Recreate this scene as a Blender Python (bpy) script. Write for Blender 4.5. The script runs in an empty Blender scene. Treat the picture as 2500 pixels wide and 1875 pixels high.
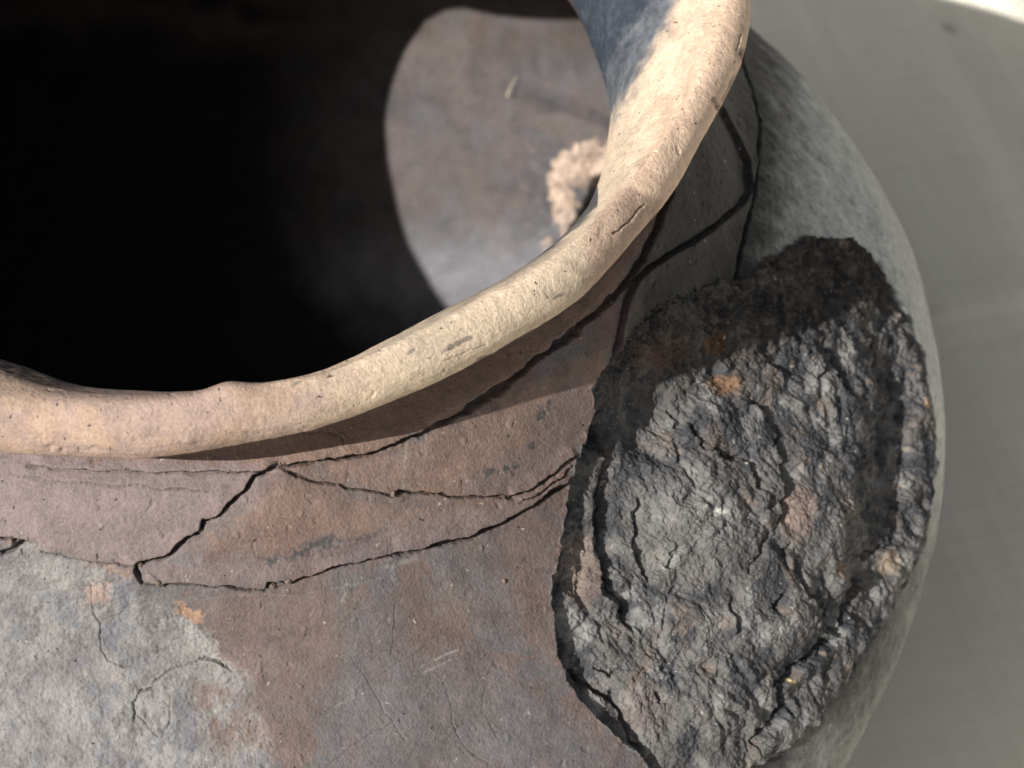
import bpy, bmesh, math, time
import numpy as np
from mathutils import Vector, Matrix
T0 = time.time()
S = bpy.context.scene
CM = 0.01

# ------------------------------------------------------------------ camera, sky, sun, exposure
EL, DIST, YAW, PITCH, ROLL = .656, 27.061, .15, .234, .016
HF = math.radians(30)
pos = np.array([0, -DIST*math.cos(EL), DIST*math.sin(EL)])
fw = np.array([math.sin(YAW), math.cos(YAW)*math.cos(EL+PITCH), -math.cos(YAW)*math.sin(EL+PITCH)])
fw /= np.linalg.norm(fw)
rt = np.cross(fw, [0, 0, 1]); rt /= np.linalg.norm(rt)
up = np.cross(rt, fw)
rt, up = math.cos(ROLL)*rt+math.sin(ROLL)*up, -math.sin(ROLL)*rt+math.cos(ROLL)*up
cd = bpy.data.cameras.new('camera'); co = bpy.data.objects.new('camera', cd); S.collection.objects.link(co)
M = Matrix.Identity(4)
for i, a in enumerate((rt, up, -fw)):
    for k in range(3): M[k][i] = float(a[k])
for k in range(3): M[k][3] = float(pos[k]*CM)
co.matrix_world = M
cd.angle = HF; cd.sensor_width = 36; cd.clip_start = .01; cd.clip_end = 50
cd.dof.use_dof = True; cd.dof.focus_distance = .236; cd.dof.aperture_fstop = 38
S.camera = co
FPX = 1106/math.tan(HF/2)

def pix(P):
    """photograph position (2212 wide) of points given in cm"""
    d = P-pos; z = d@fw
    return 1106+FPX*(d@rt)/z, 829.5-FPX*(d@up)/z

SUN_AZ, SUN_EL = math.radians(207), math.radians(41)
sd = Vector((math.cos(SUN_EL)*math.cos(SUN_AZ), math.cos(SUN_EL)*math.sin(SUN_AZ), math.sin(SUN_EL)))
sl = bpy.data.lights.new('sun', 'SUN'); sl.energy = 4.7; sl.angle = math.radians(.5); sl.color = (1, .965, .91)
so = bpy.data.objects.new('sun', sl); S.collection.objects.link(so)
so.rotation_euler = sd.to_track_quat('Z', 'Y').to_euler()
W = bpy.data.worlds.new('World'); S.world = W; W.use_nodes = True
nt = W.node_tree; bg = nt.nodes['Background']; sk = nt.nodes.new('ShaderNodeTexSky')
sk.sky_type = 'NISHITA'; sk.sun_disc = False; sk.sun_elevation = SUN_EL; sk.sun_rotation = math.pi/2-SUN_AZ
sk.air_density = 1.0; sk.dust_density = 2.5; sk.ozone_density = .6
hs = nt.nodes.new('ShaderNodeHueSaturation'); hs.inputs['Saturation'].default_value = .35
wb = nt.nodes.new('ShaderNodeMix'); wb.data_type = 'RGBA'; wb.blend_type = 'MULTIPLY'; wb.inputs[0].default_value = 1; wb.inputs[7].default_value = (1, .985, .93, 1)
nt.links.new(sk.outputs[0], hs.inputs['Color']); nt.links.new(hs.outputs[0], wb.inputs[6]); nt.links.new(wb.outputs[2], bg.inputs[0]); bg.inputs[1].default_value = .072
S.view_settings.view_transform = 'Standard'; S.view_settings.look = 'None'
S.view_settings.exposure = 0.36; S.view_settings.gamma = 1; S.view_settings.use_curve_mapping = False
S.cycles.max_bounces = 8; S.cycles.diffuse_bounces = 5

# ------------------------------------------------------------------ noise
rng = np.random.default_rng(7)
PERM = rng.permutation(256).astype(np.int32); PERM = np.concatenate([PERM, PERM, PERM])
G3 = rng.normal(size=(256, 3)).astype(np.float32); G3 /= np.linalg.norm(G3, axis=1)[:, None]
def perlin(P):
    P = np.asarray(P, np.float32); I = np.floor(P).astype(np.int32); f = P-I; I &= 255
    w = f*f*f*(f*(f*6-15)+10); out = 0
    for dx in (0, 1):
        wx = w[:, 0] if dx else 1-w[:, 0]; a = PERM[I[:, 0]+dx]
        for dy in (0, 1):
            wy = w[:, 1] if dy else 1-w[:, 1]; b = PERM[a+I[:, 1]+dy]
            for dz in (0, 1):
                wz = w[:, 2] if dz else 1-w[:, 2]; g = G3[PERM[b+I[:, 2]+dz]]
                out = out+wx*wy*wz*(g[:, 0]*(f[:, 0]-dx)+g[:, 1]*(f[:, 1]-dy)+g[:, 2]*(f[:, 2]-dz))
    return out*1.6
def fbm(P, f, o=3, gain=.5, off=0.):
    r = 0; a = 1.
    for k in range(o):
        r = r+a*perlin(P*f+off+17.3*k); f *= 2.07; a *= gain
    return r
def ridged(P, f, o=3, gain=.55, off=0.):
    r = 0; a = 1.
    for k in range(o):
        r = r+a*(1-2*np.abs(perlin(P*f+off+9.7*k))); f *= 2.1; a *= gain
    return r
def worley(P, f, off=0.):
    """distance to nearest and second nearest jittered cell point"""
    P = np.asarray(P*f+off, np.float32); I = np.floor(P).astype(np.int32); fr = P-I
    d1 = np.full(len(P), 9., np.float32); d2 = d1.copy()
    for dx in (-1, 0, 1):
        for dy in (-1, 0, 1):
            for dz in (-1, 0, 1):
                J = (I+[dx, dy, dz]) & 255
                h = PERM[PERM[PERM[J[:, 0]]+J[:, 1]]+J[:, 2]]
                j = G3[h]*.5+.5
                d = ((j+[dx, dy, dz]-fr)**2).sum(1)
                m = d < d1
                d2 = np.where(m, d1, np.minimum(d2, d)); d1 = np.where(m, d, d1)
    return np.sqrt(d1), np.sqrt(d2)
def ss(a, b, x):
    t = np.clip((x-a)/(b-a), 0, 1); return t*t*(3-2*t)
def line_d(u, v, pts, reach):
    """distance, signed side (+ = left of travel in the picture, i.e. above for left-to-right) and arc fraction"""
    pts = np.array(pts, float); D = np.full(len(u), 1e3); SG = np.zeros(len(u)); TT = np.zeros(len(u))
    idx = np.nonzero((u > pts[:, 0].min()-reach) & (u < pts[:, 0].max()+reach) & (v > pts[:, 1].min()-reach) & (v < pts[:, 1].max()+reach))[0]
    if len(idx) == 0: return D, SG, TT
    U, V = u[idx], v[idx]; d0 = np.full(len(U), 1e3); s0 = np.zeros(len(U)); t0 = np.zeros(len(U))
    L = np.concatenate([[0], np.cumsum(np.hypot(*np.diff(pts, axis=0).T))])
    for k in range(len(pts)-1):
        a, b = pts[k], pts[k+1]; e = b-a; l2 = e@e+1e-9
        t = np.clip(((U-a[0])*e[0]+(V-a[1])*e[1])/l2, 0, 1)
        x = U-a[0]-t*e[0]; y = V-a[1]-t*e[1]; d = np.hypot(x, y); m = d < d0
        d0 = np.where(m, d, d0); s0 = np.where(m, np.sign(e[1]*x-e[0]*y), s0); t0 = np.where(m, (L[k]+t*(L[k+1]-L[k]))/L[-1], t0)
    D[idx] = d0; SG[idx] = s0; TT[idx] = t0
    return D, SG, TT
def poly_sd(u, v, pts, reach=120):
    """signed distance to polygon, positive inside"""
    pts = [tuple(p) for p in pts]; P = pts+[pts[0]]
    D, _, _ = line_d(u, v, P, reach); ins = np.zeros(len(u), bool)
    for (x0, y0), (x1, y1) in zip(P[:-1], P[1:]):
        if y0 == y1: continue
        c = ((y0 > v) != (y1 > v)) & (u < (x1-x0)*(v-y0)/(y1-y0)+x0); ins ^= c
    return np.where(ins, D, -D)

# ------------------------------------------------------------------ profile of the pot (cm), floor -> inside -> lip -> outside -> foot
EA, EC, EZ = 12.22, 6.356, -8.453
def ell(r, top=True, th=0):
    a, c = EA-th, EC-th
    return EZ+(1 if top else -1)*c*math.sqrt(max(0, 1-(r/a)**2))
prof = [(0, -14.0), (4, -13.9), (7.5, -13.0)]
prof += [(9.9, -11.5), (11.1, -9.9), (11.45, -8.3), (11.0, -6.6), (9.9, -5.2), (8.6, -4.15), (7.4, -3.35), (6.65, -2.7)]
i_throat = len(prof); prof += [(6.33, -2.0)]
prof += [(6.42, -1.4), (6.75, -.85), (7.15, -.4)]
i_lip = len(prof); prof += [(7.5, -.07), (7.72, .0), (7.92, -.1), (8.03, -.33), (7.98, -.6)]
i_out = len(prof)-1; prof += [(7.70, -.84), (7.38, -1.0), (7.2, -1.22)]
i_neck = len(prof); prof += [(7.27, -1.5), (7.58, -2.0), (8.0, -2.65), (8.35, -3.2), (8.85, -3.75), (9.4, -4.28)]
prof += [(r, ell(r)) for r in (10.0, 10.6, 11.2, 11.7, 12.05)]+[(12.22, EZ)]
i_eq = len(prof)-1
prof += [(12.05, -9.6), (11.4, -10.9), (10.0, -12.4), (7.5, -13.8), (4, -14.75), (0, -14.9)]
prof = np.array(prof, float)
cl = np.concatenate([[0], np.cumsum(np.hypot(*np.diff(prof, axis=0).T))])
def cubic(x, xs, ys):
    m = np.gradient(ys, xs, axis=0); i = np.clip(np.searchsorted(xs, x)-1, 0, len(xs)-2)
    h = (xs[i+1]-xs[i]); t = (x-xs[i])/h; t2 = t*t; t3 = t2*t
    e = (lambda q: q[:, None]) if ys.ndim == 2 else (lambda q: q)
    return e(2*t3-3*t2+1)*ys[i]+e((t3-2*t2+t)*h)*m[i]+e(3*t2-2*t3)*ys[i+1]+e((t3-t2)*h)*m[i+1]
s_thr, s_lip, s_out, s_neck, s_eq = cl[i_throat], cl[i_lip], cl[i_out], cl[i_neck], cl[i_eq]
seg = [(0, s_thr-.8, .045), (s_thr-.8, s_eq+1.2, .0125), (s_eq+1.2, cl[-1], .045)]
rows = np.concatenate([np.arange(a, b, st) for a, b, st in seg]); K = 8
rows = np.concatenate([rows[:(len(rows)//K)*K], [cl[-1]]]); NR = len(rows); NC = 5040
PRZ = cubic(rows, cl, prof); DPR = np.gradient(PRZ, rows, axis=0)
PRZ[:, 0] = np.maximum(PRZ[:, 0], .02)

# unevenness of the lip round the mouth: azimuth (deg), radial and vertical offset, thickness factor
LIP = np.array([(-180, 1.15, 1.15), (-165, 1.25, 1.2), (-150, .7, .6), (-130, .1, .0), (-120, -.5, -.2)]+[(-112.0, -0.47, -0.27), (-104.0, -0.2, -0.25), (-96.0, -0.07, -0.19), (-88.0, -0.0, -0.2), (-80.0, 0.07, -0.17), (-72.0, -0.02, -0.21), (-64.0, -0.05, -0.21), (-56.0, 0.05, -0.16), (-48.0, 0.14, -0.22), (-40.0, 0.19, -0.21), (-32.0, 0.14, -0.17), (-24.0, 0.07, -0.02), (-16.0, 0.02, 0.13), (-8.0, -0.07, 0.2), (0.0, -0.12, 0.23), (8.0, -0.11, 0.19)]+[(40, -.1, .0), (80, -.1, -.1), (120, .0, .0), (150, .55, .45), (165, .8, .7), (180, 1.15, 1.15)], float)

def base(ri, ci):
    s = rows[ri]; ph = -math.pi+2*math.pi*(ci % NC)/NC
    r, z = PRZ[ri, 0].copy(), PRZ[ri, 1].copy(); dr, dz = DPR[ri, 0], DPR[ri, 1]
    d = np.degrees(ph)
    wi = ss(s_thr-1.2, s_thr-.2, s)*(1-ss(s_lip-.3, s_lip+.3, s)); wo = ss(s_lip-.3, s_lip+.3, s)*(1-ss(s_neck-.05, s_neck+.3, s))
    r = r+wi*cubic(d, LIP[:, 0], LIP[:, 1])+wo*cubic(d, LIP[:, 0], LIP[:, 2])
    r = r-.20*np.exp(-((s-s_neck+.1)/.33)**2)*ss(-82, -100, d)*ss(-150, -120, d)
    c, sn = np.cos(ph), np.sin(ph)
    B = np.stack([r*c, r*sn, z], -1)
    # outward normal of the shell surface (profile runs inside -> lip -> outside)
    l = np.hypot(dr, dz)+1e-9; nr, nz = -dz/l, dr/l
    return B, np.stack([nr*c, nr*sn, nz], -1), s, ph

# ------------------------------------------------------------------ marks that were read off the pot: (points, half width, depth cm, step cm of the left side, reach of the step)
CRACKS = [
 ([(60,1008),(250,1019),(420,1021),(560,1018),(610,1008)], 5, .05, .05, 50),
 ([(610,1008),(700,995),(780,985),(850,962),(930,928)], 6, .09, .05, 50),
 ([(930,928),(1000,890),(1080,842),(1160,778),(1240,716),(1310,655),(1350,615),(1385,560),(1420,490),(1445,420),(1470,340)], 9.5, .13, .0, 50),
 ([(603,1003),(575,1025),(548,1033),(525,1065),(490,1093),(470,1117),(440,1128),(432,1150),(405,1163),(370,1195),(340,1207),(300,1218),(293,1235),(308,1261)], 6, .12, -.045, 60),
 ([(308,1262),(360,1261),(430,1263),(500,1269),(575,1273),(583,1259),(620,1259),(670,1244),(690,1236),(760,1216),(850,1200)], 5, .10, .04, 60),
 ([(850,1200),(930,1180),(1000,1165),(1060,1141),(1120,1112),(1180,1076),(1245,1036)], 6, .11, .045, 60),
 ([(612,1012),(660,1035),(700,1045),(760,1055),(830,1065),(850,1074),(862,1062),(930,1066),(1030,1074),(1100,1074)], 4, .07, .03, 40),
 ([(1100,1074),(1150,1055),(1200,1025),(1240,990),(1252,982)], 5, .09, .035, 40),
 ([(1120,1088),(1170,1064),(1215,1035),(1245,1008)], 3, .05, .015, 20),
 ([(20,1022),(150,1045),(300,1050),(450,1062)], 3, .02, .012, 30),
 ([(90,1195),(180,1212),(250,1217),(310,1222)], 4, .05, .03, 50),
 ([(0,1166),(35,1166),(60,1170)], 5, .12, .02, 30), ([(0,1200),(20,1190),(50,1170)], 5, .1, .02, 30),
 ([(196,1268),(198,1320),(212,1352),(214,1400),(225,1428),(262,1445),(285,1440)], 2.2, .035, .012, 30),
 ([(330,1475),(360,1452),(400,1440),(430,1425),(470,1432),(500,1448)], 2.6, .035, -.02, 30),
 ([(290,1560),(285,1520),(300,1498),(330,1490)], 3, .05, -.02, 30),
 ([(290,1540),(320,1570),(345,1600)], 2, .03, .02, 30),
 ([(370,1500),(366,1560),(350,1590)], 2, .02, .015, 30),
 ([(755,1415),(800,1480),(830,1540),(880,1600)], 1.6, .012, 0, 10), ([(965,1480),(975,1560),(1010,1620),(1060,1650)], 1.6, .012, 0, 10),
 ([(1050,1480),(1045,1540),(1080,1600)], 1.6, .012, 0, 10), ([(660,1520),(700,1545),(800,1470),(930,1390)], 1.6, .01, 0, 10),
 ([(700,1660),(780,1600),(850,1560)], 1.6, .012, 0, 10), ([(852,1300),(850,1380),(845,1420)], 1.5, .01, 0, 10),
 # right shoulder: smeared clay edges
 ([(1600,110),(1625,190),(1640,260),(1639,350),(1626,430),(1606,520),(1588,615)], 8.5, .12, -.05, 35),
 ([(1545,215),(1590,300),(1612,350),(1616,410),(1600,440),(1560,475),(1500,520),(1440,553),(1400,580),(1370,610),(1350,650),(1340,700),(1325,775)], 6, .11, .04, 35),
 # lip
 ([(1392,442),(1380,455),(1357,481),(1335,500),(1322,503)], 2.5, .035, .008, 15), ([(1600,75),(1590,110)], 2, .03, .01, 12),
 ([(955,778),(1000,765),(1050,745)], 1.5, .012, 0, 10), ([(660,935),(720,932),(742,948),(740,960)], 2, .03, .01, 15),
]
SCAR = [(1281,842),(1284,890),(1279,928),(1256,978),(1240,1030),(1226,1068),(1214,1178),(1197,1235),(1191,1279),(1201,1354),(1216,1429),(1221,1469),(1271,1529),(1327,1594),(1397,1650),(1420,1700),(1560,1680),
        (1640,1648),(1695,1618),(1762,1560),(1820,1496),(1852,1440),(1898,1372),(1945,1290),(1982,1214),(2005,1160),(2018,1080),(2022,1000),(2018,920),(2006,840),(1994,760),(1965,690),(1940,640),(1905,575),(1875,545),
        (1830,522),(1780,510),(1735,512),(1700,535),(1650,565),(1600,600),(1530,612),(1440,650),(1380,700),(1335,760),(1300,800)]
RIFTS = [ # inside the scar: points, half width, depth, step of the left side (of travel), reach
 ([(1325,860),(1312,907),(1327,993),(1307,1108),(1317,1178),(1322,1279),(1352,1294),(1372,1349),(1392,1379)], 11, .10, -.12, 45),
 ([(1600,850),(1650,880),(1672,927),(1683,1002),(1686,1078),(1672,1148)], 5, .10, -.07, 40),
 ([(1540,965),(1575,985),(1607,993),(1632,1028),(1634,1062)], 6, .09, -.08, 40),
 ([(1780,745),(1808,827),(1858,892),(1873,917)], 6, .10, -.06, 40),
 ([(1925,760),(1940,827),(1960,902),(1971,1003),(1960,1078),(1945,1138),(1933,1178),(1888,1196),(1828,1210)], 8, .07, .03, 50),
 ([(1716,1195),(1722,1250),(1750,1290),(1795,1335)], 8, .10, -.05, 30),
 ([(1872,1235),(1868,1280),(1840,1320),(1822,1369),(1785,1352)], 9, .12, .06, 30),
 ([(1822,1369),(1758,1419),(1723,1444),(1678,1489),(1698,1529),(1658,1569),(1622,1599),(1640,1630)], 9, .14, .08, 50),
 ([(1567,1294),(1587,1329),(1590,1369)], 5, .1, -.05, 30), ([(1683,1279),(1658,1319)], 6, .1, -.04, 30),
 ([(1236,1439),(1266,1474),(1317,1504),(1347,1529),(1377,1599),(1407,1640)], 7, .12, -.05, 40),
 ([(1392,1060),(1392,1108),(1387,1178),(1407,1228),(1422,1258)], 6, .08, -.06, 40),
 ([(1350,1540),(1330,1490)], 5, .07, 0, 20), ([(1455,1200),(1465,1180),(1450,1230)], 6, .06, -.03, 20),
 ([(1435,1490),(1432,1520)], 6, .08, -.03, 20), ([(1500,905),(1520,950),(1528,975)], 5, .08, -.05, 30),
 ([(1475,880),(1490,905),(1478,925)], 6, .08, -.02, 30), ([(1755,730),(1770,800),(1762,830)], 5, .08, -.04, 30),
 ([(1860,700),(1900,770),(1905,830)], 5, .08, -.05, 30), ([(1700,1240),(1690,1190),(1712,1170)], 5, .07, -.03, 20),
 ([(1610,1240),(1640,1200),(1660,1150)], 4, .05, -.03, 20), ([(1290,1440),(1330,1465),(1370,1440)], 4, .05, -.03, 20)]
HOLLOWS = [(1900,1040,62,125,.17), (1833,1275,70,75,.16), (1525,1443,18,14,.10), (1420,915,55,90,.22), (1300,940,22,32,.35), (1470,830,120,70,.13), (1600,770,160,50,.08),
           (1640,1080,12,60,-.06), (1820,1265,30,30,-.14), (1990,1020,26,220,-.03), (1500,1120,110,110,-.10), (1290,1200,30,110,-.05), (1560,1560,90,50,-.06), (1780,1130,70,120,-.03), (1345,1250,25,60,-.08)]
# paler clay lumps round a knocked-out spot on the inner wall
LUMPS = [(1285,330,34,26,.22),(1240,352,34,34,.2),(1212,395,26,44,.18),(1262,385,30,22,.16),(1220,450,26,34,.18),(1232,490,20,34,.15),(1185,530,16,16,.12),(1300,365,24,18,.2),(1215,360,24,20,.14)]
PIT = [(1320,372),(1290,385),(1272,420),(1255,450),(1238,500),(1228,540),(1262,520),(1300,470),(1340,400)]

def m_(Q): return np.stack([perlin(Q*2.3+51), perlin(Q*2.3+61), perlin(Q*2.3+71)], -1)

def evaluate(ri, ci):
    B, N, s, ph = base(ri, ci)
    u, v = pix(B)
    n = len(u); disp = np.zeros(n); part = np.zeros(n, np.int8)        # 0 inner wall, 1 rim, 2 shoulder, 3 scar
    vis = ((N*(pos-B)).sum(1) > -1.5) & (u > -1100) & (u < 2500) & (v > -400) & (v < 2600)
    outer = s > s_out-.05; inner = s < s_thr
    C = np.zeros((n, 3)); rough = np.zeros(n)
    # ---- whole pot: hand-built unevenness
    big = fbm(B, .45, 2, off=3.); disp += .05*big*ss(s_neck-.5, s_neck+2, s)+.03*big*(s < s_neck)
    disp += .012*fbm(B, 2.2, 2, off=11.)*(.4+.6*(s > s_neck))
    grain = fbm(B, 9., 3, .6, off=5.)
    disp += .0035*grain
    # trowel marks running round the pot
    disp += .004*perlin(np.stack([B[:, 0]*.5, B[:, 1]*.5, B[:, 2]*14], -1))
    m1 = fbm(B, .8, 3, .6, off=21.); m2 = fbm(B, 2.6, 3, .6, off=33.); m3 = fbm(B, 8., 2, .6, off=43.)
    part[(s >= s_thr-.4)] = 1; part[(s > s_neck)] = 2
    # ---- pigment of fired clay (albedo)
    def col(c): return np.array(c)[None, :]
    cream, peach, pink = col((.56, .448, .338)), col((.385, .275, .21)), col((.345, .25, .21))
    brown, rust, grey, pale = col((.138, .100, .091)), col((.172, .118, .095)), col((.118, .110, .112)), col((.215, .208, .201))
    mauve, slate, soot, dark = col((.195, .150, .148)), col((.040, .050, .066)), col((.022, .022, .022)), col((.030, .029, .028))
    def mix(a, b, t): return a+(b-a)*np.clip(t, 0, 1)[:, None]
    o_idx = outer & vis
    # rim
    wr = ss(-.25, .25, m1+.35*m2+.3*np.sin(ph*3+.6))
    rimc = mix(np.repeat(peach, n, 0), pink, ss(.1, -.3, m1+.3*m2+(u-500)/900))
    rimc = mix(rimc, cream, ss(560, 900, u+80*m2)*(1-ss(1200, 1330, u+60*m2))*.95)
    rimc = mix(rimc, col((.63, .46, .345)), ss(1280, 1400, u)*np.maximum(ss(-.2, .3, m1+.3*m2+.2)*.85, ss(1400, 1460, u)))
    rimc = mix(rimc, cream*1.15, ss(.35, .9, (s_lip-s)+.2*m2)*ss(900, 1200, u)*.8)
    # blue-grey smoked zone inside the mouth
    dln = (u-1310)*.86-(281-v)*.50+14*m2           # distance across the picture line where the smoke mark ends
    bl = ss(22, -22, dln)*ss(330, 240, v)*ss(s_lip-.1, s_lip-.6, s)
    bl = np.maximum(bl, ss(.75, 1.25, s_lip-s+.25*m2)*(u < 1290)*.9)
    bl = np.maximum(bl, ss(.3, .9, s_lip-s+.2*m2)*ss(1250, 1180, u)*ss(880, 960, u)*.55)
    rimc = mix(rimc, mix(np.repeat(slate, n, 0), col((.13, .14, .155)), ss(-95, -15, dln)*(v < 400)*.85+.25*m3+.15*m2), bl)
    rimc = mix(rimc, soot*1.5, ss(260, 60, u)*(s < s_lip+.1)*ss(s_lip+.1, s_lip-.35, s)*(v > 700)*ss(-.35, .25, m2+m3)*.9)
    # the underside of the lip runs into brown clay
    rimc = mix(rimc, mix(np.repeat(col((.26, .17, .13)), n, 0), col((.19, .125, .10)), ss(-.2, .4, m1+.4*m2)), ss(s_out-.1, s_out+.35, s+.08*m2))
    sp = np.zeros(n)
    for x, y, a_, b_ in [(995,738,34,7),(1042,776,16,6),(970,752,14,6),(738,935,12,4),(640,828,10,4),(890,758,8,5),(1372,548,10,6),(1205,640,12,5)]:
        sp = np.maximum(sp, np.exp(-(((u-x)*.93-(y-v)*.36)/a_)**2-(((v-y)*.93+(u-x)*.36)/b_)**2))
    rimc = mix(rimc, col((.16, .14, .12)), ss(.35, .7, sp+.5*m3+.2*m2*0)*(sp > .1)*.8)
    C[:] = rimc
    # inner wall
    BI = B*np.array([.45, .45, 1.5]); k1 = fbm(BI, 1.0, 3, .55, off=201.); k2 = fbm(BI, 3.5, 2, .6, off=207.)
    inn = mix(np.repeat(col((.118, .100, .096)), n, 0), col((.075, .070, .074)), ss(-.35, .5, k1+.5*k2)*.9)
    inn = mix(inn, col((.12, .116, .12)), ss(-.1, .7, k2+.4*k1)*.7)
    lit_zone = ss(5.2, 2.6, np.sqrt(((B-np.array([6.0, 7.6, -11.]))**2).sum(1))+.35*m1)
    inn = mix(np.repeat(col((.022, .019, .018)), n, 0), inn, lit_zone)  # shade painted near black, paler round where the sun patch falls
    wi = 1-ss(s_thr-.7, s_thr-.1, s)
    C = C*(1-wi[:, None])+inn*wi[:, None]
    # neck and shoulder
    sh = mix(np.repeat(brown, n, 0), grey, ss(-.12, .3, m1*.8+.6*m2+.15))
    sh = mix(sh, rust, ss(.15, .5, fbm(B, .9, 2, off=55.)+.3*m2)*.3)
    ws = ss(s_neck-1.0, s_neck-.1, s)
    if o_idx.any():
        i = np.nonzero(o_idx)[0]; m4 = perlin(B[i]*22.); U, V = u[i]+14*m2[i]+9*m3[i]+9*m4, v[i]+14*fbm(B[i], 3., 2, off=81.)+9*m3[i]-9*m4
        c = sh[i]
        def zone(pts, soft=14, uu=U, vv=V): return ss(-soft*2.2, soft*2.2, poly_sd(uu, vv, pts, 150))
        c = mix(c, mauve, zone([(-700,820),(-300,930),(620,990),(560,1060),(480,1120),(400,1190),(300,1225),(120,1200),(-200,1130),(-600,980)], 12))
        c = mix(c, rust*1.18, zone([(620,1010),(900,960),(1300,760),(1290,930),(1230,1010),(1110,1070),(860,1075)], 12)*.85)
        c = mix(c, mauve*.78, zone([(1260,800),(1190,830),(1160,920),(1080,1000),(1020,1040),(1000,1070),(1120,1066),(1250,980),(1285,900)], 8)*.8)
        c = mix(c, rust*1.12, zone([(600,1040),(830,1085),(1080,1090),(1130,1085),(1000,1150),(700,1180),(540,1200),(420,1190),(520,1110)], 12)*.8)
        c = mix(c, mauve*.85, zone([(320,1225),(560,1205),(700,1165),(900,1120),(1150,1080),(1240,1020),(1240,1045),(1000,1165),(760,1215),(560,1262),(310,1258)], 8)*.85)
        c = mix(c, soot*2.4, zone([(575,1195),(640,1180),(760,1160),(820,1150),(760,1178),(660,1200),(590,1212)], 7)*ss(-.3, .2, m3[i]+.2))
        c = mix(c, soot*2.2, (zone([(1020,1045),(1060,1015),(1130,1000),(1170,900),(1185,860),(1195,870),(1180,930),(1140,1015),(1060,1035)], 6)*ss(.0, .35, m3[i]+.5*m2[i])))
        c = mix(c, grey*.95, zone([(480,1262),(640,1270),(800,1225),(1000,1180),(1000,1200),(760,1240),(760,1270),(560,1290)], 10)*.6)
        c = mix(c, brown*1.0, zone([(420,1290),(720,1270),(740,1420),(700,1560),(560,1560),(500,1440)], 26)*.8)
        c = mix(c, brown*.95, zone([(1040,1160),(1230,1060),(1200,1250),(1210,1430),(1110,1360),(1080,1250)], 26)*.8)
        c = mix(c, brown*.85, zone([(880,1260),(960,1250),(960,1390),(900,1400)], 26)*.7)
        c = mix(c, grey*1.02, zone([(750,1290),(860,1280),(900,1400),(1030,1420),(1210,1520),(1400,1680),(900,1700),(700,1640),(760,1480)], 30)*.75)
        # worn-off skin, lower left
        lz = zone([(-330,1090),(-150,1150),(60,1182),(150,1205),(280,1240),(330,1300),(420,1350),(450,1400),(520,1470),(560,1560),(600,1720),(560,1880),(330,1990),(60,2010),(-200,1930),(-420,1760),(-500,1480),(-450,1240)], 10)
        c = mix(c, mix(np.repeat(pale*col((1, .975, .98)), len(i), 0), grey*1.15, ss(-.5, .9, m2[i]+.3*m1[i]+.6*m3[i]+.5*m4)), lz*.92)
        c = mix(c, col((.25, .245, .24)), lz*ss(.0, .8, fbm(B[i], 1.4, 3, .6, off=161.)+.3*m4)*.5)
        c = mix(c, col((.14, .145, .165)), lz*ss(.2, .7, fbm(B[i], 2.1, 3, .6, off=165.))*.6)
        c = mix(c, pale*1.35, zone([(390,1340),(430,1350),(470,1400),(485,1440),(430,1420),(405,1380)], 6)*.8)
        c = mix(c, col((.36, .225, .145)), zone([(375,1300),(440,1315),(445,1340),(415,1345),(380,1325)], 4)*.85)
        c = mix(c, col((.36, .26, .22)), zone([(195,1262),(235,1262),(236,1300),(196,1305)], 4)*.8)
        c = mix(c, col((.25, .165, .12)), zone([(210,1225),(290,1222),(285,1245),(240,1245)], 5)*.6)
        c = mix(c, col((.16, .09, .06)), zone([(430,1480),(500,1490),(560,1600),(500,1620),(450,1560)], 22)*.6*ss(-.3,.2,m2[i]))
        c = mix(c, pale*1.25, zone([(290,1500),(330,1480),(372,1530),(350,1600),(320,1640),(300,1590)], 8)*.35)
        c = mix(c, col((.20, .135, .105)), zone([(100,985),(620,1004),(850,960),(930,926),(1100,828),(1310,652),(1440,430),(1470,300),(1000,760),(600,940)], 5)*.85)
        # right shoulder: smoke-darkened, with shade and the flank's sheen painted in
        dk = ss(0, 90, poly_sd(U, V, [(1345,540),(1290,740),(1330,800),(1290,1000),(1400,1450),(1480,1760),(2400,1760),(2400,-250),(1400,-250),(1400,380)], 260))
        pg = poly_sd(U, V, [(1660,40),(1665,260),(1660,360),(1650,470),(1625,620),(1700,700),(1850,900),(1900,1200),(1840,1440),(1700,1560),(1600,1760),(2400,1760),(2400,-250),(1640,-250)], 400)
        flank_tone = mix(np.repeat(dark, len(i), 0), col((.56, .56, .535)), ss(-30, 160, pg+18*m2[i])*(1-.55*ss(900, 1300, V)))
        flank_tone *= (1-.28*ss(.1, .6, fbm(B[i], 8., 3, .7, off=141.)))[:, None]
        c = mix(c, flank_tone, dk)
        sh[i] = c
        rough[i] = lz
        # relief of the worn zone
        disp[i] += lz*(-.03+.02*fbm(B[i], 1.2, 2, off=4.)+.012*ridged(B[i], 3.1, 3, off=4.)*ss(-.1, .4, m1[i])+.010*fbm(B[i], 9., 3, .7, off=8.))
    C = C*(1-ws[:, None])+sh*ws[:, None]
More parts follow.
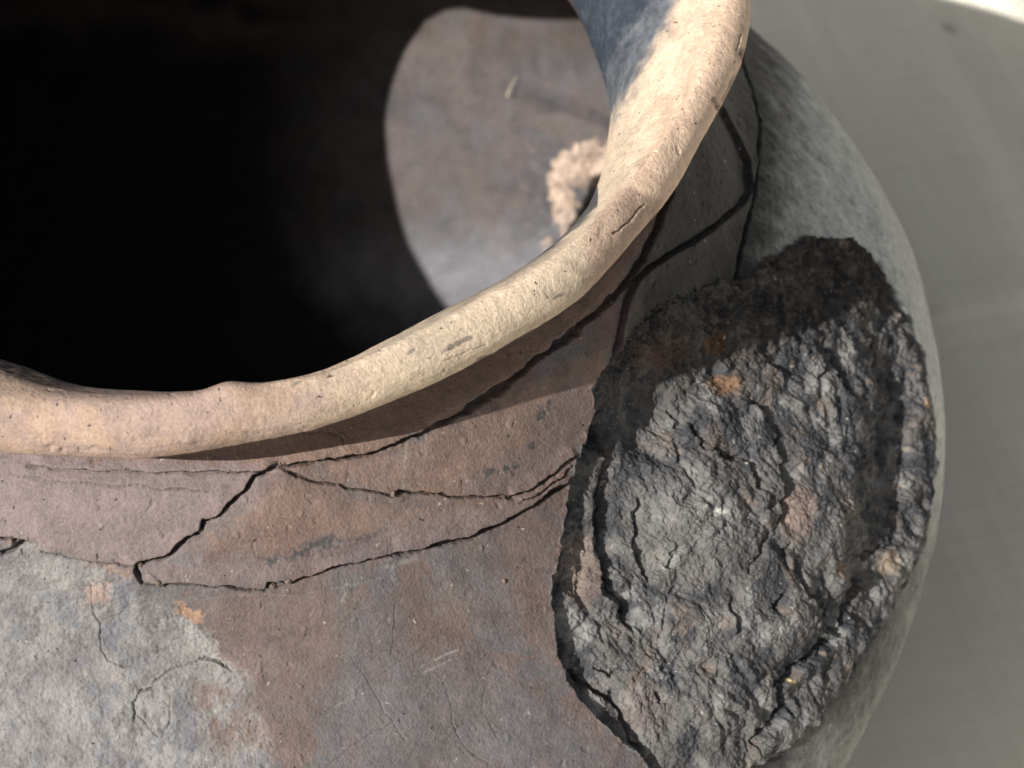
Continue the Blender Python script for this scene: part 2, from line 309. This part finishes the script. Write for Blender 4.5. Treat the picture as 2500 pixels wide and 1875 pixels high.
    # ---- cracks
    if vis.any():
        i = np.nonzero(vis & (s > s_lip-1.2))[0]
        wob = np.clip(1+(.8-.5*ss(1280, 1380, u[i]))*perlin(B[i]*3.5+3.), .35, 1.8); ja = 4.5-3*ss(1280, 1380, u[i]); ju = u[i]+ja*fbm(B[i], 4., 3, .6, off=91.); jv = v[i]+ja*fbm(B[i], 4., 3, .6, off=95.)
        du = np.zeros(len(i)); crack_dark = np.zeros(len(i))
        for pts, hw, dep, stp, rch in CRACKS:
            D, sg, t = line_d(ju, jv, pts, rch+10)
            end = ss(0, .06, t)*ss(0, .06, 1-t)
            lips = (s[i] > s_out+.1) if pts[0][1] > 600 and hw > 3 else True
            du -= lips*dep*(1-ss(hw*.35*wob, hw*wob, D))*(.35+.65*end)
            du += lips*stp*np.where(sg > 0, 1, -.4)*(1-ss(2, rch, D))*end*(D < 900)
            crack_dark = np.maximum(crack_dark, lips*(1-ss(hw*.5, hw*1.3, D))*min(1, hw/5))
        disp[i] += du; C[i] = mix(C[i], col((.05, .04, .035)), crack_dark*.55)  # darker colour along the cracks
    # chips and lumps on the lip, pale scratches
    i = np.nonzero(vis & (s > s_lip-.8) & (s < s_out+.3))[0]
    if len(i):
        disp[i] -= .014*ss(.6, .85, perlin(B[i]*4.5+31)+.2*perlin(B[i]*13))+.0*u[i]
        disp[i] += .003*fbm(B[i], 5., 2, off=171.)
        for x, y, a_, b_, d_ in [(497,842,46,22,.075),(1592,185,16,26,-.07),(1572,215,12,16,-.05),(1045,776,14,6,-.03),(700,800,90,18,-.02),(110,965,10,7,-.03),(135,972,7,6,-.03),(200,968,12,6,-.02),(408,948,12,7,.03),(1465,180,26,160,-.035)]:
            disp[i] += d_*np.exp(-((u[i]-x)/a_)**2-((v[i]-y)/b_)**2)
    i = np.nonzero(vis & (s > s_neck))[0]
    if len(i):
        for pts, hw, am in [([(905,1441),(990,1404)],2,.5),([(915,1452),(975,1426)],1.5,.4),([(500,1287),(640,1284),(760,1264),(860,1240)],1.5,.15),([(330,1232),(420,1180),(480,1130)],1.5,.12),
                            ([(880,960),(875,1010),(868,1060)],4,.25),([(720,1530),(800,1490)],1.3,.3),([(835,1225),(900,1205)],5,.3),([(845,1225),(850,1250)],5,.3),([(748,1265),(742,1295)],5,.35),
                            ([(1780,1650),(1900,1500),(1960,1380),(1995,1200)],1.3,.5),([(1890,1560),(1950,1450)],1.2,.4)]:
            D, _, t = line_d(u[i]+1.5*m3[i], v[i]+1.5*m2[i], pts, hw+8); a_ = am*(1-ss(hw*.4, hw*1.6, D))*ss(-.4, .3, m3[i]+.2)
            C[i] = mix(C[i], col((.34, .33, .31)), a_)
        # small stuck grains and pock marks
        pk = perlin(B[i]*6.5+77.); disp[i] += .014*ss(.62, .8, pk)-.012*ss(-.62, -.8, pk)
    # ---- scar
    i = np.nonzero(o_idx & (u > 1100))[0]
    if len(i):
        P = B[i]; U, V = u[i], v[i]
        ja = 7+9*ss(850, 700, V)*ss(1750, 1600, U); wu = U+ja*fbm(P, 3., 4, .7, off=15.); wv = V+ja*fbm(P, 3., 4, .7, off=19.)
        sdv = poly_sd(wu, wv, SCAR, 400); ins = sdv > 0
        k = np.nonzero(sdv > -3)[0]; Q = P[k]
        h = np.full(len(k), -.0)
        lft = 1-ss(1330, 1560, U[k])                # the left edge lies deeper than the skin around it
        h += -.17*lft - .05 + .10*ss(1400, 1700, U[k])*(1-ss(1830, 1960, U[k]))
        rgt = ss(1640, 1800, U[k]+.25*(V[k]-1000)*(V[k] > 1000))*ss(640, 760, V[k])
        jit = 10*fbm(Q, 2.2, 2, off=221.)
        h += rgt*(.13*(1-.65*ss(1120, 1330, V[k]))*np.exp(-((sdv[k]+jit-24)/15)**2)-.11*(1-.4*ss(1150, 1350, V[k]))*np.exp(-((sdv[k]+jit-85)/34)**2))
        h *= ss(0, 9, sdv[k])
        h += (.05*ridged(Q*np.array([1, 1, .45]), 2.6, 3, .6, off=241.)-.03)*ss(900, 700, V[k])
        # stretched, torn clay
        Qw = Q+.12*np.stack([perlin(Q*1.5+7), perlin(Q*1.5+27), perlin(Q*1.5+47)], -1)
        an = Qw*np.array([1.35, 1.35, .6])
        act = ss(-.35, .35, fbm(Q, .9, 2, off=151.))            # calmer and more torn places
        h += .07*fbm(an, .8, 2, off=2.)+.035*(ridged(an+.15*m_(Q), 1.05, 2, off=5.)-.2)*(.4+.6*act)
        d1, d2 = worley(an, 1.9, 3.); h += .055*(ss(0, .30, d2-d1)-.7)*act**1.5
        d1, d2 = worley(an+.05*perlin(Q*9)[:, None], 5., 13.); h += .013*(ss(0, .5, d2-d1)-.6)*(.2+.8*act)
        h += .038*fbm(an, 3.0, 2, .5, off=6.)+(.010+.012*act)*fbm(Qw, 8., 2, .7, off=16.)+.016*fbm(Qw, 19., 2, .8, off=26.)
        d1, d2 = worley(Q, 24., 43.); h += .010*(.6-d1)
        ru = U[k]+8*fbm(Q, 4., 3, .6, off=31.); rv = V[k]+8*fbm(Q, 4., 3, .6, off=37.)
        wb = 1+.5*perlin(Q*3+1.)
        for pts, hw, dep, stp, rch in RIFTS:
            D, sg, t = line_d(ru, rv, pts, rch+10); end = ss(0, .12, t)*ss(0, .12, 1-t)
            h -= dep*(1-ss(hw*.3*wb, hw*1.2*wb, D))*end
            h += stp*np.where(sg > 0, 1, -.3)*(1-ss(3, rch, D))*end*(D < 900)
        for x, y, a, b, d in HOLLOWS:
            h -= d*np.exp(-(((ru-x)/a)**2+((rv-y)/b)**2)**1.5)
        e = ss(-3, 7, sdv[k]); disp[i[k]] = disp[i[k]]*(1-e)+h*e
        part[i[sdv > 0]] = 3
        a1 = fbm(Q, 1.1, 3, .6, off=61.); a2 = fbm(Q, 4.5, 3, .65, off=65.)
        c = mix(np.repeat(col((.108, .103, .100)), len(k), 0), col((.052, .053, .059)), ss(-.1, .35, a1+.4*a2+.1*ss(1500, 1900, U[k])))
        c = mix(c, col((.20, .195, .188)), ss(.1, .6, fbm(Q, 1.6, 2, off=101.)+.4*a2)*.75)
        c = mix(c, col((.135, .112, .10)), ss(.2, .8, fbm(Q, 1.9, 2, off=111.)+.3*a2)*.8)
        for x, y, a, b, cc, am in [(1715,1110,34,60,(.21,.155,.13),.8),(1280,1230,34,80,(.20,.15,.125),.7),(1550,740,24,20,(.30,.15,.06),.9),(1480,1130,120,120,(.19,.185,.175),.5),
                                   (1570,830,30,20,(.26,.14,.07),.7),(1400,1540,60,60,(.18,.15,.14),.6),(1545,1105,16,8,(.5,.48,.45),.9),(1710,1478,7,10,(.75,.6,.35),1),(1992,877,12,10,(.5,.33,.2),.9),
                                   (1925,1215,16,26,(.42,.33,.24),.6),(1440,760,70,40,(.13,.075,.05),.7),(1750,600,60,20,(.14,.1,.07),.5),(1820,1235,14,16,(.22,.13,.08),.8),(1300,843,9,14,(.42,.45,.5),.95)]:
            g = np.exp(-(((ru-x)/a)**2+((rv-y)/b)**2)**2); c = mix(c, col(cc), g*am)
        rim_shade = ss(60, -60, V[k]-(860-.28*(U[k]-1300))+60*a1)*.75; c = mix(c, mix(np.repeat(col((.062, .048, .041)), len(k), 0), col((.014, .012, .011)), ss(-.35, .1, a2+.7*fbm(Q*np.array([1, 1, .5]), 9., 3, .7))), rim_shade)  # rim's cast shadow painted into the upper scar colour
        fle = ss(.55, .75, perlin(Q*7+3.)+.3*perlin(Q*20.)); c = mix(c, col((.30, .23, .16)), fle*.5*ss(1500, 1950, U[k]))
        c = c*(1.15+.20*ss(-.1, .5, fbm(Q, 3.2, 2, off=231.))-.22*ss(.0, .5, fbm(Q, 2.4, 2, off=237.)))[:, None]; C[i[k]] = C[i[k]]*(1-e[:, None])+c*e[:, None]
        rough[i[k]] = np.maximum(rough[i[k]], e)
    # ---- pale lumps inside
    i = np.nonzero(inner & vis & (B[:, 1] > 0))[0]
    if len(i):
        U = u[i]+5*fbm(B[i], 2.5, 2, off=131.); V = v[i]+5*fbm(B[i], 2.5, 2, off=137.); h = np.zeros(len(i)); a_ = np.zeros(len(i))
        for x, y, a, b, d in LUMPS:
            g = np.exp(-(((U-x)/a)**2+((V-y)/b)**2)**1.6); h = np.maximum(h, g*d); a_ = np.maximum(a_, g)
        pt = ss(-6, 6, poly_sd(U, V, PIT, 100)); h = h*(1+.6*perlin(B[i]*2.5)+.4*perlin(B[i]*6))-.5*pt
        disp[i] += h; C[i] = mix(C[i], col((.45, .345, .275))*(1+.5*m2[i]+.3*m3[i])[:, None], ss(.15, .5, a_+.25*m3[i])*.9*(a_ > .08)); C[i] = mix(C[i], col((.05, .05, .03)), pt)
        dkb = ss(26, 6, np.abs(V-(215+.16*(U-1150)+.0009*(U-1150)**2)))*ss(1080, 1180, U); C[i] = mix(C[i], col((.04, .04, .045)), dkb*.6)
        C[i] = mix(C[i], col((.10, .078, .066)), ss(150, 60, V)*ss(-.3, .3, k1[i])*.8)
        C[i] = mix(C[i], col((.24, .24, .265)), ss(440, 640, V+20*m2[i])*.85*lit_zone[i])  # paler bluish low down, inside the painted sunlit zone
    C *= (1+.10*m3*(s > s_thr-.6))[:, None]
    return B+N*disp[:, None], np.clip(C, .01, .9), rough, part

# ------------------------------------------------------------------ coarse sheet, refined to pixel size where the pot is seen
rk = np.arange(0, NR, K); ck = np.arange(0, NC, K); nR, nC = len(rk), len(ck)
RI, CI = np.meshgrid(rk, ck, indexing='ij'); RI, CI = RI.ravel(), CI.ravel()
B, N, s_, ph_ = base(RI, CI); u, v = pix(B)
inside = (u > -70) & (u < 2282) & (v > -70) & (v < 1729)
vd = pos-B; vd /= np.linalg.norm(vd, axis=1)[:, None]; face = (N*vd).sum(1)
fine = inside & (face > -.2) & (s_ > s_thr-1.0)
lump = (s_ <= s_thr) & (u > 1100) & (u < 1360) & (v > 260) & (v < 600) & (B[:, 1] > 0)
fine = (fine | lump).reshape(nR, nC)
blk = fine[:-1] | fine[1:]; blk = blk | np.roll(blk, -1, 1)          # block (i,j): rows i..i+1, cols j..j+1
bi, bj = np.nonzero(blk); print('fine blocks', len(bi))
a, b = np.meshgrid(np.arange(K), np.arange(K), indexing='ij'); a, b = a.ravel(), b.ravel()
fr = (bi[:, None]*K+a).ravel(); fc = (bj[:, None]*K+b).ravel()
q_f = np.stack([fr*NC+fc % NC, (fr+1)*NC+fc % NC, (fr+1)*NC+(fc+1) % NC, fr*NC+(fc+1) % NC], 1)
ci_, cj_ = np.nonzero(~blk); cr, cc = ci_*K, cj_*K
q_c = np.stack([cr*NC+cc, (cr+K)*NC+cc, (cr+K)*NC+(cc+K) % NC, cr*NC+(cc+K) % NC], 1)
quads = np.concatenate([q_f, q_c]); nf = len(q_f)
ids, inv = np.unique(quads, return_inverse=True); inv = inv.reshape(-1, 4)
VR, VC = ids//NC, ids % NC
print('verts', len(ids), 'quads', len(quads), time.time()-T0)
P_, C_, R_, A_ = [], [], [], []
for k in range(0, len(ids), 400000):
    x = evaluate(VR[k:k+400000], VC[k:k+400000])
    for l, y in zip((P_, C_, R_, A_), x): l.append(y)
P_, C_, R_, A_ = map(np.concatenate, (P_, C_, R_, A_))
print('evaluated', time.time()-T0)
fpart = A_[inv].max(1)
fpart = np.where((A_[inv] == 3).sum(1) >= 2, 3, np.where(fpart == 3, 2, fpart))

# ------------------------------------------------------------------ materials
def nodes(name):
    m = bpy.data.materials.new(name); m.use_nodes = True; t = m.node_tree
    return m, t, t.nodes['Principled BSDF'], t.nodes.new, t.links.new
def clay(name, rgh, spec, grain_bump, speck, streak=0., grit=0.):
    m, t, bs, nn, ln = nodes(name)
    at = nn('ShaderNodeAttribute'); at.attribute_name = 'pigment'
    tc = nn('ShaderNodeTexCoord')
    n1 = nn('ShaderNodeTexNoise'); n1.inputs['Scale'].default_value = 2400; n1.inputs['Detail'].default_value = 3; n1.inputs['Roughness'].default_value = .7
    n2 = nn('ShaderNodeTexNoise'); n2.inputs['Scale'].default_value = 220; n2.inputs['Detail'].default_value = 5; n2.inputs['Roughness'].default_value = .65
    for x in (n1, n2): ln(tc.outputs['Object'], x.inputs['Vector'])
    mr = nn('ShaderNodeMapRange'); mr.inputs[1].default_value = .34; mr.inputs[2].default_value = .66; mr.inputs[3].default_value = .70; mr.inputs[4].default_value = 1.30
    ad = nn('ShaderNodeMath'); ad.operation = 'ADD'; ml = nn('ShaderNodeMath'); ml.operation = 'MULTIPLY'; ml.inputs[1].default_value = .5
    ln(n1.outputs[0], ad.inputs[0]); ln(n2.outputs[0], ad.inputs[1]); ln(ad.outputs[0], ml.inputs[0]); ln(ml.outputs[0], mr.inputs[0])
    mx = nn('ShaderNodeVectorMath'); mx.operation = 'SCALE'; ln(at.outputs['Color'], mx.inputs[0]); ln(mr.outputs[0], mx.inputs['Scale'])
    # tiny dark pores and scratches, pale temper grains
    def spots(scale, sc3, lo, hi, det=2.5):
        mp = nn('ShaderNodeMapping'); mp.inputs['Scale'].default_value = sc3; mp.inputs['Location'].default_value = (lo, hi, scale*.001); ln(tc.outputs['Object'], mp.inputs[0])
        nz = nn('ShaderNodeTexNoise'); nz.inputs['Scale'].default_value = scale; nz.inputs['Detail'].default_value = det; nz.inputs['Distortion'].default_value = .6; ln(mp.outputs[0], nz.inputs['Vector'])
        r_ = nn('ShaderNodeMapRange'); r_.inputs[1].default_value = lo; r_.inputs[2].default_value = hi; ln(nz.outputs[0], r_.inputs[0]); return r_
    pm = spots(1500, (1, 1, .4), speck, speck+.05)
    c1 = nn('ShaderNodeMix'); c1.data_type = 'RGBA'; ln(pm.outputs[0], c1.inputs[0]); ln(mx.outputs[0], c1.inputs[6]); c1.inputs[7].default_value = (.05, .045, .04, 1)
    p2 = spots(1100, (1, 1, 1), grit, grit+.06)
    c2 = nn('ShaderNodeMix'); c2.data_type = 'RGBA'; ln(p2.outputs[0], c2.inputs[0]); ln(c1.outputs[2], c2.inputs[6]); c2.inputs[7].default_value = (.36, .33, .29, 1)
    ln(c2.outputs[2], bs.inputs['Base Color'])
    bs.inputs['Roughness'].default_value = rgh; bs.inputs['Specular IOR Level'].default_value = spec
    hb = nn('ShaderNodeMath'); hb.operation = 'MULTIPLY_ADD'; ln(pm.outputs[0], hb.inputs[0]); hb.inputs[1].default_value = -.8; ln(ml.outputs[0], hb.inputs[2])
    bp = nn('ShaderNodeBump'); bp.inputs['Strength'].default_value = grain_bump; bp.inputs['Distance'].default_value = .0005
    ln(hb.outputs[0], bp.inputs['Height']); ln(bp.outputs[0], bs.inputs['Normal'])
    return m
M_rim = clay('cream slipped clay', .7, .2, .75, .69, grit=.80)
M_sh = clay('burnished fired clay', .62, .2, .8, .71, grit=.71)
M_scar = clay('torn charred clay', .75, .15, 1., .70, grit=.69)
M_in = clay('shade-painted inner clay', .8, .1, .3, .9, grit=.9)

def plain(name, rgb, rough=.8, var=.25, scale=700):
    m, t, bs, nn, ln = nodes(name)
    n1 = nn('ShaderNodeTexNoise'); n1.inputs['Scale'].default_value = scale; n1.inputs['Detail'].default_value = 4
    tc = nn('ShaderNodeTexCoord'); ln(tc.outputs['Object'], n1.inputs['Vector'])
    mr = nn('ShaderNodeMapRange'); mr.inputs[1].default_value = .3; mr.inputs[2].default_value = .7; mr.inputs[3].default_value = 1-var; mr.inputs[4].default_value = 1+var
    ln(n1.outputs[0], mr.inputs[0]); mx = nn('ShaderNodeVectorMath'); mx.operation = 'SCALE'; mx.inputs[0].default_value = rgb; ln(mr.outputs[0], mx.inputs['Scale'])
    ln(mx.outputs[0], bs.inputs['Base Color']); bs.inputs['Roughness'].default_value = rough
    return m

# ------------------------------------------------------------------ objects
def thing(name, label, cat, loc=(0, 0, 0)):
    o = bpy.data.objects.new(name, None); S.collection.objects.link(o); o.location = loc
    o['label'] = label; o['category'] = cat; return o
def mesh_from(name, V, Q, mat, parent=None, loc=(0, 0, 0), pig=None):
    me = bpy.data.meshes.new(name); me.vertices.add(len(V)); me.vertices.foreach_set('co', np.asarray(V, np.float32).ravel())
    me.loops.add(Q.size); me.loops.foreach_set('vertex_index', Q.ravel().astype(np.int32))
    me.polygons.add(len(Q)); me.polygons.foreach_set('loop_start', np.arange(0, Q.size, Q.shape[1], dtype=np.int32))
    me.polygons.foreach_set('use_smooth', np.ones(len(Q), bool)); me.update(calc_edges=True)
    if pig is not None:
        at = me.attributes.new('pigment', 'FLOAT_COLOR', 'POINT')
        at.data.foreach_set('color', np.concatenate([pig, np.ones((len(pig), 1))], 1).astype(np.float32).ravel())
    me.materials.append(mat); o = bpy.data.objects.new(name, me); S.collection.objects.link(o); o.parent = parent; o.location = loc
    return o
BASE = np.array([0, 0, -14.9])
pot = thing('clay_pot', 'round hand-built clay pot with pale uneven rim and a broken handle scar', 'pot', tuple(BASE*CM))
for k, (nm, mt, lb) in enumerate([('inner_wall', M_in, 'inside wall, shade and sunlit zone painted in, with a patch of paler lumps'), ('rim', M_rim, 'cream flaring rim, blue grey inside the mouth'),
                                  ('shoulder', M_sh, 'brown and grey cracked shoulder'), ('handle_scar', M_scar, 'rough charred scar where the handle broke off')]):
    sel = inv[fpart == k]; vid, q = np.unique(sel, return_inverse=True)
    o = mesh_from(nm, (P_[vid]-BASE)*CM, q.reshape(-1, 4), mt, pot, pig=C_[vid]); o['label'] = lb
# loose clods caught along the cracks
cl_m = plain('dry clay crumb', (.15, .11, .085), .9)
want = np.array([(434,1146),(588,1264),(622,1259),(302,1222),(1322,652),(850,1070),(604,1004),(1090,1258),(22,1172),(340,1262)], float)
pu, pv = pix(P_); crumb0 = None
for q_, (x, y) in enumerate(want):
    k = np.nonzero((np.abs(pu-x) < 3) & (np.abs(pv-y) < 3) & (A_ == 2))[0]
    if not len(k): continue
    c = P_[k[np.linalg.norm(P_[k]-pos, axis=1).argmin()]]
    if crumb0 is None:
        bm = bmesh.new(); bmesh.ops.create_icosphere(bm, subdivisions=3, radius=1)
        for w_ in bm.verts:
            p_ = np.array(w_.co)[None]; w_.co *= 1+.45*float(perlin(p_*1.3+4)[0])+.15*float(perlin(p_*4+4)[0])
        me = bpy.data.meshes.new('clay_crumb'); bm.to_mesh(me); bm.free(); me.materials.append(cl_m)
        for f_ in me.polygons: f_.use_smooth = True
        o = crumb0 = bpy.data.objects.new('clay_crumb', me)
    else: o = crumb0.copy()
    S.collection.objects.link(o); o.parent = pot; o.location = (c-BASE)*CM
    sc = (.028+.02*rng.random())*CM*(.7 if x > 1000 else 1); o.scale = (sc*1.4, sc, sc*.8); o.rotation_euler = rng.random(3)*6
print('pot built', time.time()-T0)

def inner_point(u_, v_):
    d = fw+rt*(u_-1106)/FPX-up*(v_-829.5)/FPX; d /= np.linalg.norm(d)
    t_ = np.linspace(20, 60, 8001); P = pos+t_[:, None]*d; r_ = np.hypot(P[:, 0], P[:, 1])
    ip = prof[:i_throat+1]; o_ = np.argsort(ip[:, 1]); R_in = np.interp(P[:, 2], ip[o_, 1], ip[o_, 0])
    return P[np.nonzero((P[:, 2] < -2.0) & (r_ >= R_in))[0][0]-30]
pts = [inner_point(*q) for q in [(1096, 208), (1100, 196), (1106, 182), (1116, 165)]]
bm = bmesh.new(); prev = None
for k, p_ in enumerate(pts):
    ring = [bm.verts.new(((p_[0]-pts[0][0]+r_*math.cos(a_))*CM, (p_[1]-pts[0][1])*CM, (p_[2]-pts[0][2]+r_*math.sin(a_))*CM)) for a_ in np.linspace(0, 2*math.pi, 9)[:-1] for r_ in [.028-.006*k]]
    if prev:
        for j in range(8): bm.faces.new((prev[j], prev[(j+1) % 8], ring[(j+1) % 8], ring[j]))
    else: bm.faces.new(ring[::-1])
    prev = ring
bm.faces.new(prev)
me = bpy.data.meshes.new('dry_straw'); bm.to_mesh(me); bm.free(); me.materials.append(plain('dry straw', (.6, .54, .38), .7))
so_ = bpy.data.objects.new('dry_straw', me); S.collection.objects.link(so_); so_.location = pts[0]*CM
so_['label'] = 'tiny pale straw lying on the sunlit inner wall of the pot'; so_['category'] = 'straw'

# added unseen slab over the far part of the mouth: its edge is shaped to cut the light that falls into the pot
edge = [(-8.55, 1.8), (-8.1, 3.0), (-7.6, 4.0), (-6.9, 5.0), (-5.6, 5.0), (-4.4, 4.68), (-3.8, 4.72), (-3.3, 4.62), (-2.6, 4.2), (-1.75, 3.8), (-.35, 3.25), (1.8, 2.85), (4.4, 2.6), (7.2, 2.3)]
bot = [(x, y) for x, y in edge]+[((7.72+1.35*float(ss(90, 130, t_)))*math.cos(math.radians(t_)), (7.72+1.35*float(ss(90, 130, t_)))*math.sin(math.radians(t_))) for t_ in np.linspace(22, 166, 30)]
bm = bmesh.new(); zl = .14
lo = [bm.verts.new((x*CM, y*CM, 0)) for x, y in bot]; hi = [bm.verts.new((x*CM*.995, y*CM*.995+.0001, .0022)) for x, y in bot]
bm.faces.new(lo[::-1]); bm.faces.new(hi)
for k in range(len(bot)): bm.faces.new((lo[k], lo[(k+1) % len(bot)], hi[(k+1) % len(bot)], hi[k]))
me = bpy.data.meshes.new('added_slab'); bm.to_mesh(me); bm.free(); me.materials.append(plain('added grey slab', (.12, .12, .12), .8))
sb = bpy.data.objects.new('added_slab', me); S.collection.objects.link(sb); sb.location = (0, 0, .0018)
sb['label'] = 'thin dark grey slab added over the pot mouth, out of view, to cut the sunlight'; sb['category'] = 'slab'

# cloth under and behind the pot
g = np.linspace(-1, 1, 401); g = np.sign(g)*np.abs(g)**1.8*90
X, Y = np.meshgrid(g, g, indexing='ij'); X, Y = X.ravel()+8, Y.ravel()+8
Z = np.full(len(X), -15.0); Q = np.stack([X, Y, Z], -1)
rr = np.hypot(X, Y); amp = ss(9, 22, rr)
Z += amp*(1.4*perlin(Q*[.17, .05, 0]+5)+.5*perlin(Q*[.5, .07, 0]+25)+.5*perlin(Q*.06+9)+.10*perlin(Q*[.8, .12, 0]+15)+.015*fbm(Q, 1.5, 3))
Z += amp*.9*ss(24, 19, X)*0
Z += .35*np.exp(-((Y-3.0-.05*X)/.5)**2)*amp
Q = np.stack([X, Y, Z], -1)
n = 401; ii, jj = np.meshgrid(np.arange(n-1), np.arange(n-1), indexing='ij'); ii, jj = ii.ravel(), jj.ravel()
F = np.stack([ii*n+jj, (ii+1)*n+jj, (ii+1)*n+jj+1, ii*n+jj+1], 1)
m, t, bs, nn, ln = nodes('unbleached linen')
tc = nn('ShaderNodeTexCoord')
n1 = nn('ShaderNodeTexNoise'); n1.inputs['Scale'].default_value = 14; n1.inputs['Detail'].default_value = 4; ln(tc.outputs['Object'], n1.inputs[0])
w1 = nn('ShaderNodeTexWave'); w1.bands_direction = 'X'; w1.inputs['Scale'].default_value = 420; w1.inputs['Distortion'].default_value = 1.5; ln(tc.outputs['Object'], w1.inputs[0])
w2 = nn('ShaderNodeTexWave'); w2.bands_direction = 'Y'; w2.inputs['Scale'].default_value = 420; w2.inputs['Distortion'].default_value = 1.5; ln(tc.outputs['Object'], w2.inputs[0])
aw = nn('ShaderNodeMath'); aw.operation = 'ADD'; ln(w1.outputs[1], aw.inputs[0]); ln(w2.outputs[1], aw.inputs[1])
cr_ = nn('ShaderNodeMix'); cr_.data_type = 'RGBA'; cr_.inputs[6].default_value = (.84, .79, .68, 1); cr_.inputs[7].default_value = (.90, .86, .75, 1); ln(n1.outputs[0], cr_.inputs[0])
vo = nn('ShaderNodeTexVoronoi'); vo.inputs['Scale'].default_value = 22; ln(tc.outputs['Object'], vo.inputs[0])
mpz = nn('ShaderNodeMapping'); mpz.inputs['Scale'].default_value = (1, .06, 1); ln(tc.outputs['Object'], mpz.inputs[0])
nz = nn('ShaderNodeTexNoise'); nz.inputs['Scale'].default_value = 420; nz.inputs['Detail'].default_value = 3; ln(mpz.outputs[0], nz.inputs['Vector'])
mpy = nn('ShaderNodeMapping'); mpy.inputs['Scale'].default_value = (.06, 1, 1); ln(tc.outputs['Object'], mpy.inputs[0])
ny = nn('ShaderNodeTexNoise'); ny.inputs['Scale'].default_value = 420; ny.inputs['Detail'].default_value = 3; ln(mpy.outputs[0], ny.inputs['Vector'])
sm = nn('ShaderNodeMath'); sm.operation = 'ADD'; ln(nz.outputs[0], sm.inputs[0]); ln(ny.outputs[0], sm.inputs[1])
sr = nn('ShaderNodeMapRange'); sr.inputs[1].default_value = .75; sr.inputs[2].default_value = 1.25; sr.inputs[3].default_value = .95; sr.inputs[4].default_value = 1.03; ln(sm.outputs[0], sr.inputs[0])
sv = nn('ShaderNodeVectorMath'); sv.operation = 'SCALE'; ln(sr.outputs[0], sv.inputs['Scale'])
lt = nn('ShaderNodeMapRange'); lt.inputs[1].default_value = .02; lt.inputs[2].default_value = .07; lt.inputs[3].default_value = .5; lt.inputs[4].default_value = 0; ln(vo.outputs[0], lt.inputs[0])
c3 = nn('ShaderNodeMix'); c3.data_type = 'RGBA'; ln(lt.outputs[0], c3.inputs[0]); ln(cr_.outputs[2], c3.inputs[6]); c3.inputs[7].default_value = (.3, .22, .14, 1)
ln(c3.outputs[2], sv.inputs[0]); ln(sv.outputs[0], bs.inputs['Base Color']); bs.inputs['Roughness'].default_value = .9; bs.inputs['Specular IOR Level'].default_value = .15
bp = nn('ShaderNodeBump'); bp.inputs['Distance'].default_value = .0006; bp.inputs['Strength'].default_value = .6; ln(aw.outputs[0], bp.inputs['Height']); ln(bp.outputs[0], bs.inputs['Normal'])
cb = np.array([0, 0, -15.0])
cloth = mesh_from('linen_cloth', (Q-cb)*CM, F, m, None, tuple(cb*CM))
cloth['label'] = 'pale unbleached linen cloth spread under and behind the clay pot'; cloth['category'] = 'cloth'
print('done', time.time()-T0)
